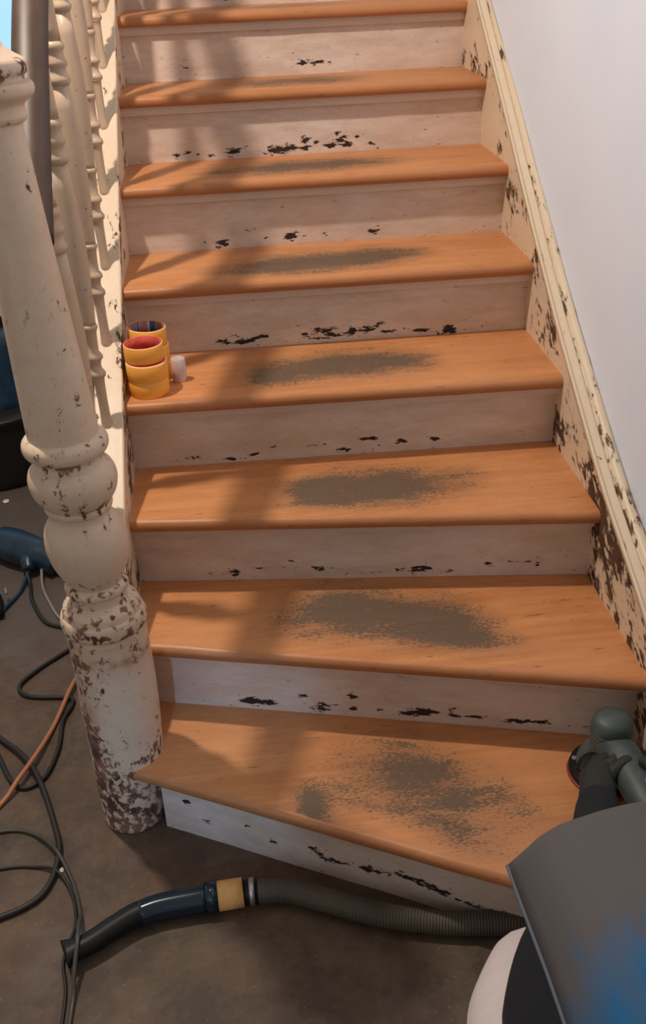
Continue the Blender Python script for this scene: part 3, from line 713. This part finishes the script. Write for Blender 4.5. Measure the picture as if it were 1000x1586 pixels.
# black drum vacuum
broot = empty('workshop_vacuum', (-0.66, 2.02, 0), 'black drum vacuum standing far behind the newel post by the left edge', 'vacuum cleaner')
V, F, _ = lathe(smooth_prof([(0.20, 0.0), (0.245, 0.012), (0.262, 0.08), (0.27, 0.20), (0.272, 0.245), (0.285, 0.252), (0.285, 0.268), (0.26, 0.275)], 4), lambda z: (-0.66, 2.02), 40); adopt(broot, link('drum', mesh(V, F), M['bag']))
V, F, _ = lathe(smooth_prof([(0.25, 0.272), (0.245, 0.30), (0.22, 0.36), (0.19, 0.44), (0.14, 0.49), (0.05, 0.51), (0.001, 0.512)], 4), lambda z: (-0.68, 2.06), 40); adopt(broot, link('motor_head', mesh(V, F), M['navy'], label='dark blue motor head'))
V, F = tube(catmull([P3(-0.80, 2.06, .47), P3(-0.76, 2.06, .55), P3(-0.60, 2.06, .55), P3(-0.56, 2.06, .47)], 6), 0.014, 10); adopt(broot, link('handle', mesh(V, F), M['black_plastic']))
# flakes
for i, (x, y, s, lb) in enumerate([(-0.208, 0.094, 0.006, 'white paint flake on the floor beside the crossing cables left of the newel post'), (-0.585, 1.704, 0.012, 'white paint flake on the floor in front of the black drum vacuum'),
                       (-0.152, -0.25, 0.004, 'tiny pale flake on the floor at the bottom edge')]):
    bm = bmesh.new(); bmesh.ops.create_icosphere(bm, subdivisions=2, radius=s)
    for v_ in bm.verts: v_.co.z = v_.co.z * 0.35; v_.co *= 1 + 0.25 * nz(v_.co.x, v_.co.y, i, 300)
    me = bpy.data.meshes.new('m'); bm.to_mesh(me); bm.free()
    o = link('paint_flake', me, M['flake'], smooth=False); o.location = (x, y, s * 0.35); tag(o, lb, 'paint flake', 'paint flakes on the floor')

# ------------------------------------------------------------------ sander on the bottom tread
sroot = empty('orbital_sander', (0.872, 0.03, H), 'dark teal orbital sander with red rimmed pad standing on the bottom tread by the wall', 'sander')
SXc, SYc = 0.872, 0.028
def lz(prof, name, mat, cx=SXc, cy=SYc, sy=1.0, label=None):
    V, F, _ = lathe(prof, lambda z: (cx, cy), 36)
    return adopt(sroot, link(name, mesh(V, F), M[mat], label=label))
lz([(0.02, H + .0005), (0.074, H + .0005), (0.075, H + .003), (0.074, H + .006), (0.02, H + .006)], 'sanding_disc', 'red')
lz([(0.02, H + .006), (0.070, H + .006), (0.073, H + .010), (0.071, H + .018), (0.050, H + .022), (0.02, H + .023)], 'pad', 'black_plastic')
for i in range(8):
    a = 2 * PI * i / 8 + .3; cx, cy = SXc + 0.062 * math.cos(a), SYc + 0.062 * math.sin(a)
    V, F, _ = lathe([(0.0055, H + .018), (0.0055, H + .021), (0.003, H + .0212)], lambda z: (cx, cy), 10)
    adopt(sroot, link('dust_hole', mesh(V, F), M['pale_grey']))
lz(smooth_prof([(0.02, H + .022), (0.055, H + .024), (0.058, H + .035), (0.050, H + .055), (0.040, H + .070), (0.037, H + .082), (0.0385, H + .100), (0.040, H + .102), (0.0385, H + .106), (0.040, H + .110), (0.0385, H + .114), (0.039, H + .120), (0.037, H + .132), (0.029, H + .142), (0.012, H + .147), (0.001, H + .148)], 3), 'housing', 'teal')
V, F = tube(catmull([P3(0.873, 0.02, H + .085), P3(0.876, -0.05, H + .088), P3(0.880, -0.11, H + .086), P3(0.884, -0.16, H + .080)], 8), lambda t: (0.038 - 0.004 * t, 0.036 - 0.006 * t), 20)
adopt(sroot, link('rear_handle', mesh(V, F), M['teal']))
V, F = tube(catmull([P3(0.850, 0.010, H + .060), P3(0.822, 0.004, H + .058), P3(0.805, -0.02, H + .052)], 8), lambda t: (0.016, 0.014), 14)
adopt(sroot, link('dust_port', mesh(V, F), M['black_plastic']))
V, F = tube(catmull([P3(0.90, -0.155, H + .075), P3(0.93, -0.25, H + .05), P3(0.97, -0.40, H + .1), P3(0.96, -0.7, H + .02)], 8), 0.005, 10)
adopt(sroot, link('power_cord', mesh(V, F), M['cable_black']))
V, F = tube([P3(0.835, 0.012, H + .045), P3(0.815, 0.02, H + .030)], lambda t: (0.014, 0.003), 12)
adopt(sroot, link('label_plate', mesh(V, F), M['pale_grey'], label='pale triangular plate'))

# ------------------------------------------------------------------ person kneeling at the foot of the stair
def skin_mesh(name, verts, edges, radii, mat, sub=2, root=0):
    me = bpy.data.meshes.new(name); me.from_pydata([tuple(v) for v in verts], edges, []); me.update()
    o = bpy.data.objects.new(name, me); COL.objects.link(o)
    sk = o.modifiers.new('s', 'SKIN'); sk.use_smooth_shade = True; sk.branch_smoothing = 0.4
    for i, r in enumerate(radii):
        d = me.skin_vertices[0].data[i]; d.radius = (r, r) if not isinstance(r, tuple) else r; d.use_root = (i == root)
    ss = o.modifiers.new('u', 'SUBSURF'); ss.levels = sub; ss.render_levels = sub
    dg = bpy.context.evaluated_depsgraph_get(); dg.update()
    ev = o.evaluated_get(dg); m2 = bpy.data.meshes.new_from_object(ev)
    bpy.data.objects.remove(o)
    o2 = bpy.data.objects.new(name, m2); COL.objects.link(o2); m2.materials.clear(); m2.materials.append(mat)
    for p in m2.polygons: p.use_smooth = True
    return o2
J = dict(pelvis=(0.740, -0.90, 0.47), waist=(0.750, -0.78, 0.52), chest=(0.770, -0.64, 0.535), neckb=(0.795, -0.53, 0.56), neck=(0.820, -0.48, 0.655), head=(0.845, -0.43, 0.735), crown=(0.860, -0.385, 0.76),
         shL=(0.615, -0.52, 0.535), elL=(0.690, -0.37, 0.350), wrL=(0.792, -0.135, 0.262),
         shR=(0.925, -0.52, 0.535), elR=(0.955, -0.34, 0.38), wrR=(0.915, -0.185, 0.290),
         hipL=(0.545, -0.80, 0.42), midL=(0.550, -0.50, 0.235), knL=(0.638, -0.250, 0.085), anL=(0.67, -0.83, 0.06), toL=(0.67, -0.96, 0.035),
         hipR=(0.845, -0.90, 0.40), knR=(0.875, -0.40, 0.080), anR=(0.865, -0.83, 0.06), toR=(0.865, -0.96, 0.035))
JN = list(J); JI = {n: i for i, n in enumerate(JN)}
E_ = [('pelvis', 'waist'), ('waist', 'chest'), ('chest', 'neckb'), ('neckb', 'neck'), ('neck', 'head'), ('head', 'crown'), ('neckb', 'shL'), ('shL', 'elL'), ('elL', 'wrL'), ('neckb', 'shR'), ('shR', 'elR'), ('elR', 'wrR'),
      ('pelvis', 'hipL'), ('hipL', 'midL'), ('midL', 'knL'), ('knL', 'anL'), ('anL', 'toL'), ('pelvis', 'hipR'), ('hipR', 'knR'), ('knR', 'anR'), ('anR', 'toR')]
RAD = dict(pelvis=.12, waist=.105, chest=.12, neckb=.07, neck=.05, head=.078, crown=.068, shL=.05, elL=.038, wrL=.024, shR=.05, elR=.038, wrR=.024, hipL=.08, midL=.07, knL=.040, anL=.035, toL=.03, hipR=.08, knR=.055, anR=.035, toR=.03)
verts = [J[n] for n in JN]; edges = [(JI[a], JI[b]) for a, b in E_]; rads = [RAD[n] for n in JN]
# hands: palm + five finger chains, closed round the tool
def add_hand(wr, palm, dirs, thumb):
    wi = JI[wr]; verts.append(palm); rads.append((0.030, 0.016)); pi = len(verts) - 1; edges.append((wi, pi))
    for ch in dirs + [thumb]:
        last = pi
        for k, q in enumerate(ch):
            verts.append(q); rads.append(0.0095 - 0.0008 * k); edges.append((last, len(verts) - 1)); last = len(verts) - 1
add_hand('wrL', (0.808, -0.072, 0.262), 
         [[(0.818, -0.035, 0.270), (0.832, -0.015, 0.262), (0.842, -0.008, 0.245)],
          [(0.828, -0.040, 0.278), (0.846, -0.024, 0.276), (0.856, -0.020, 0.262)],
          [(0.838, -0.050, 0.282), (0.858, -0.040, 0.286), (0.872, -0.036, 0.282)],
          [(0.846, -0.066, 0.282), (0.864, -0.060, 0.292), (0.880, -0.056, 0.294)]],
         [(0.800, -0.045, 0.248), (0.806, -0.022, 0.236)])
add_hand('wrR', (0.920, -0.130, 0.290),
         [[(0.938, -0.098, 0.288), (0.936, -0.080, 0.268), (0.928, -0.074, 0.250)],
          [(0.930, -0.094, 0.296), (0.930, -0.068, 0.288), (0.926, -0.056, 0.270)],
          [(0.918, -0.094, 0.302), (0.912, -0.068, 0.302), (0.904, -0.058, 0.298)],
          [(0.904, -0.098, 0.302), (0.894, -0.078, 0.306), (0.884, -0.070, 0.304)]],
         [(0.898, -0.128, 0.302), (0.880, -0.112, 0.300)])
body = skin_mesh('person', verts, edges, rads, M['skin'], 2)
tag(body, 'person kneeling at the foot of the stair in blue and grey shirt, sanding the bottom tread', 'person')
# nose, ears merged into the same body mesh
bm = bmesh.new(); bm.from_mesh(body.data)
def addb(vf):
    vs = [bm.verts.new(p) for p in vf[0]]
    for q in vf[1]:
        try: bm.faces.new([vs[i] for i in q]).smooth = True
        except ValueError: pass
hd = Vector(J['head'])
addb(ellipsoid(hd + Vector((0.0, 0.075, -0.045)), (0.012, 0.014, 0.022), 12, 8))
addb(ellipsoid(hd + Vector((-0.076, 0.0, 0.0)), (0.008, 0.018, 0.028), 12, 8)); addb(ellipsoid(hd + Vector((0.076, 0.0, 0.0)), (0.008, 0.018, 0.028), 12, 8))
bm.to_mesh(body.data); bm.free()
V, F = ellipsoid(hd + Vector((0.003, 0.022, 0.022)), (0.082, 0.098, 0.078), 28, 16)
hair = link('hair', mesh(V, F), M['hair']); hair.parent = body
def cloth(name, names, eds, rr, mat, label=None):
    vs = [J[n] for n in names]; es = [(names.index(a), names.index(b)) for a, b in eds]
    o = skin_mesh(name, vs, es, rr, mat, 2); o.parent = body
    if label: o['label'] = label
    return o
cloth('trousers', ['pelvis', 'hipL', 'midL', 'knL', 'anL', 'hipR', 'knR', 'anR'], [('pelvis', 'hipL'), ('hipL', 'midL'), ('midL', 'knL'), ('knL', 'anL'), ('pelvis', 'hipR'), ('hipR', 'knR'), ('knR', 'anR')],
      [.135, .14, .088, .048, .045, .098, .072, .052], M['white_cloth'], 'white work trousers')
for s in ('L', 'R'):
    a = Vector(J['an' + s]); t = Vector(J['to' + s]); V, F = tube(catmull([a + Vector((0, .02, 0)), (a + t) / 2, t + Vector((0, -.02, 0))], 6), lambda q: (0.045, 0.036), 16)
    b_ = link('boot', mesh(V, F), M['shoe']); b_.parent = body
# shirt flank, its shade put into the colour as black; long black sleeves
J['flL'] = (0.635, -0.62, 0.44); 
V = []; F = []
def torso_ring(y, cz, hw, hh, cx=0.775, n=28, p=2.6):
    r = []
    for k in range(n):
        a = 2 * PI * k / n; ca, sa = math.cos(a), math.sin(a)
        r.append(Vector((cx + hw * abs(ca) ** (2 / p) * (1 if ca > 0 else -1), y, cz + hh * abs(sa) ** (2 / p) * (1 if sa > 0 else -1))))
    return r
rings = [torso_ring(-0.478, 0.49, 0.150, 0.04, .765), torso_ring(-0.488, 0.45, 0.215, 0.085, .762), torso_ring(-0.52, 0.36, 0.238, 0.18, .752), torso_ring(-0.60, 0.33, 0.256, 0.22, .738, p=3), torso_ring(-0.72, 0.33, 0.260, 0.22, .734, p=3), torso_ring(-0.86, 0.36, 0.248, 0.19, .744, p=2.3), torso_ring(-1.0, 0.38, 0.21, 0.16, .75), torso_ring(-1.04, 0.39, 0.15, 0.10, .755)]
V, F = sweep_prof(rings)
us = link('shaded_flank', mesh(V, F), M['shade_black_cloth'], label='shirt flank with its shade painted black'); us.parent = body
ss = us.modifiers.new('s', 'SUBSURF'); ss.levels = 1; ss.render_levels = 2
J['wrL'] = tuple(Vector(J['wrL']) + Vector((0.012, 0.032, 0))); J['wrR'] = tuple(Vector(J['wrR']) + Vector((0.001, 0.025, 0)))
cloth('sleeve', ['shL', 'elL', 'wrL'], [('shL', 'elL'), ('elL', 'wrL')], [.062, .050, .040], M['shade_black_cloth'])
cloth('sleeve', ['shR', 'elR', 'wrR'], [('shR', 'elR'), ('elR', 'wrR')], [.062, .050, .040], M['shade_black_cloth'])
# gloves over the hands
gv, ge, gr = [], [], []
def glove(i0, wr):
    sub = list(range(i0, i0 + 1 + 14)); n = len(sub)
    w0 = Vector(verts[JI[wr]]); el = Vector(J['el' + wr[-1]]); back = w0 + (el - w0).normalized() * 0.03
    vs = [tuple(back)] + [verts[i] for i in sub]; idx = {JI[wr]: 0}; idx.update({i: k + 1 for k, i in enumerate(sub)})
    es = [(idx[a], idx[b]) for a, b in edges if a in idx and b in idx]
    rr = [0.040] + [tuple(x + 0.006 for x in rads[i]) if isinstance(rads[i], tuple) else rads[i] + 0.0045 for i in sub]
    o = skin_mesh('glove', vs, es, rr, M['glove'], 2); o.parent = body; o['label'] = 'dark work glove'
glove(len(JN), 'wrL'); glove(len(JN) + 15, 'wrR')
# draped blue shirt over the back (real thickness)
def shirt():
    nu, nv = 60, 60; V = []; F = []
    for j in range(nv + 1):
        t = j / nv                                  # 0 front (shoulders) .. 1 back (hips)
        y = -0.440 - 0.60 * t
        for i in range(nu + 1):
            s = i / nu                              # 0 left hem edge .. 1 right
            x = 0.528 + 0.468 * s
            ze = interp([(-1.1, 0.50), (-0.9, 0.54), (-0.70, 0.552), (-0.62, 0.550), (-0.50, 0.537), (-0.44, 0.532)], y)
            rise = interp([(0, 0.0), (0.03, 0.040), (0.07, 0.066), (0.13, 0.082), (0.24, 0.093), (0.38, 0.100), (0.6, 0.105), (0.8, 0.09), (0.92, 0.05), (1.01, 0.0)], s)
            q = max(0.0, 1 - (-0.44 - y) / 0.035) if y > -0.475 else 0.0
            z = ze + rise * (1 + 0.22 * t) * (1 - 0.75 * q ** 2.2)
            z += 0.005 * nz(x * 3, y, 0, 4) * min(1, s * 6) + 0.004 * math.sin(x * 60 + 8 * nz(x, y, 2, 3)) * t * min(1, s * 5)
            # hem edge turned under
            yy = y - 0.02 * (1 - s) ** 6
            V.append((x, yy, z))
    for j in range(nv):
        for i in range(nu):
            a = j * (nu + 1) + i; F.append((a, a + nu + 1, a + nu + 2, a + 1))
    o = link('shirt', mesh(V, F), M['shirt'], label='blue and grey shirt'); o.parent = body
    sd = o.modifiers.new('t', 'SOLIDIFY'); sd.thickness = 0.004; sd.offset = 0
    # hem along the left edge, its lit fold painted in as a paler colour
    path = [Vector(V[j * (nu + 1)]) for j in range(nv + 1)]
    V2, F2 = tube(path, lambda t: (0.0045, 0.0030), 10)
    h = link('hem', mesh(V2, F2), M['shirt_edge'], label='shirt hem with painted pale highlight'); h.parent = o
    path = [Vector(V[j * (nu + 1) + 1]) + Vector((0.003, 0, 0.003)) for j in range(nv + 1)]
shirt()
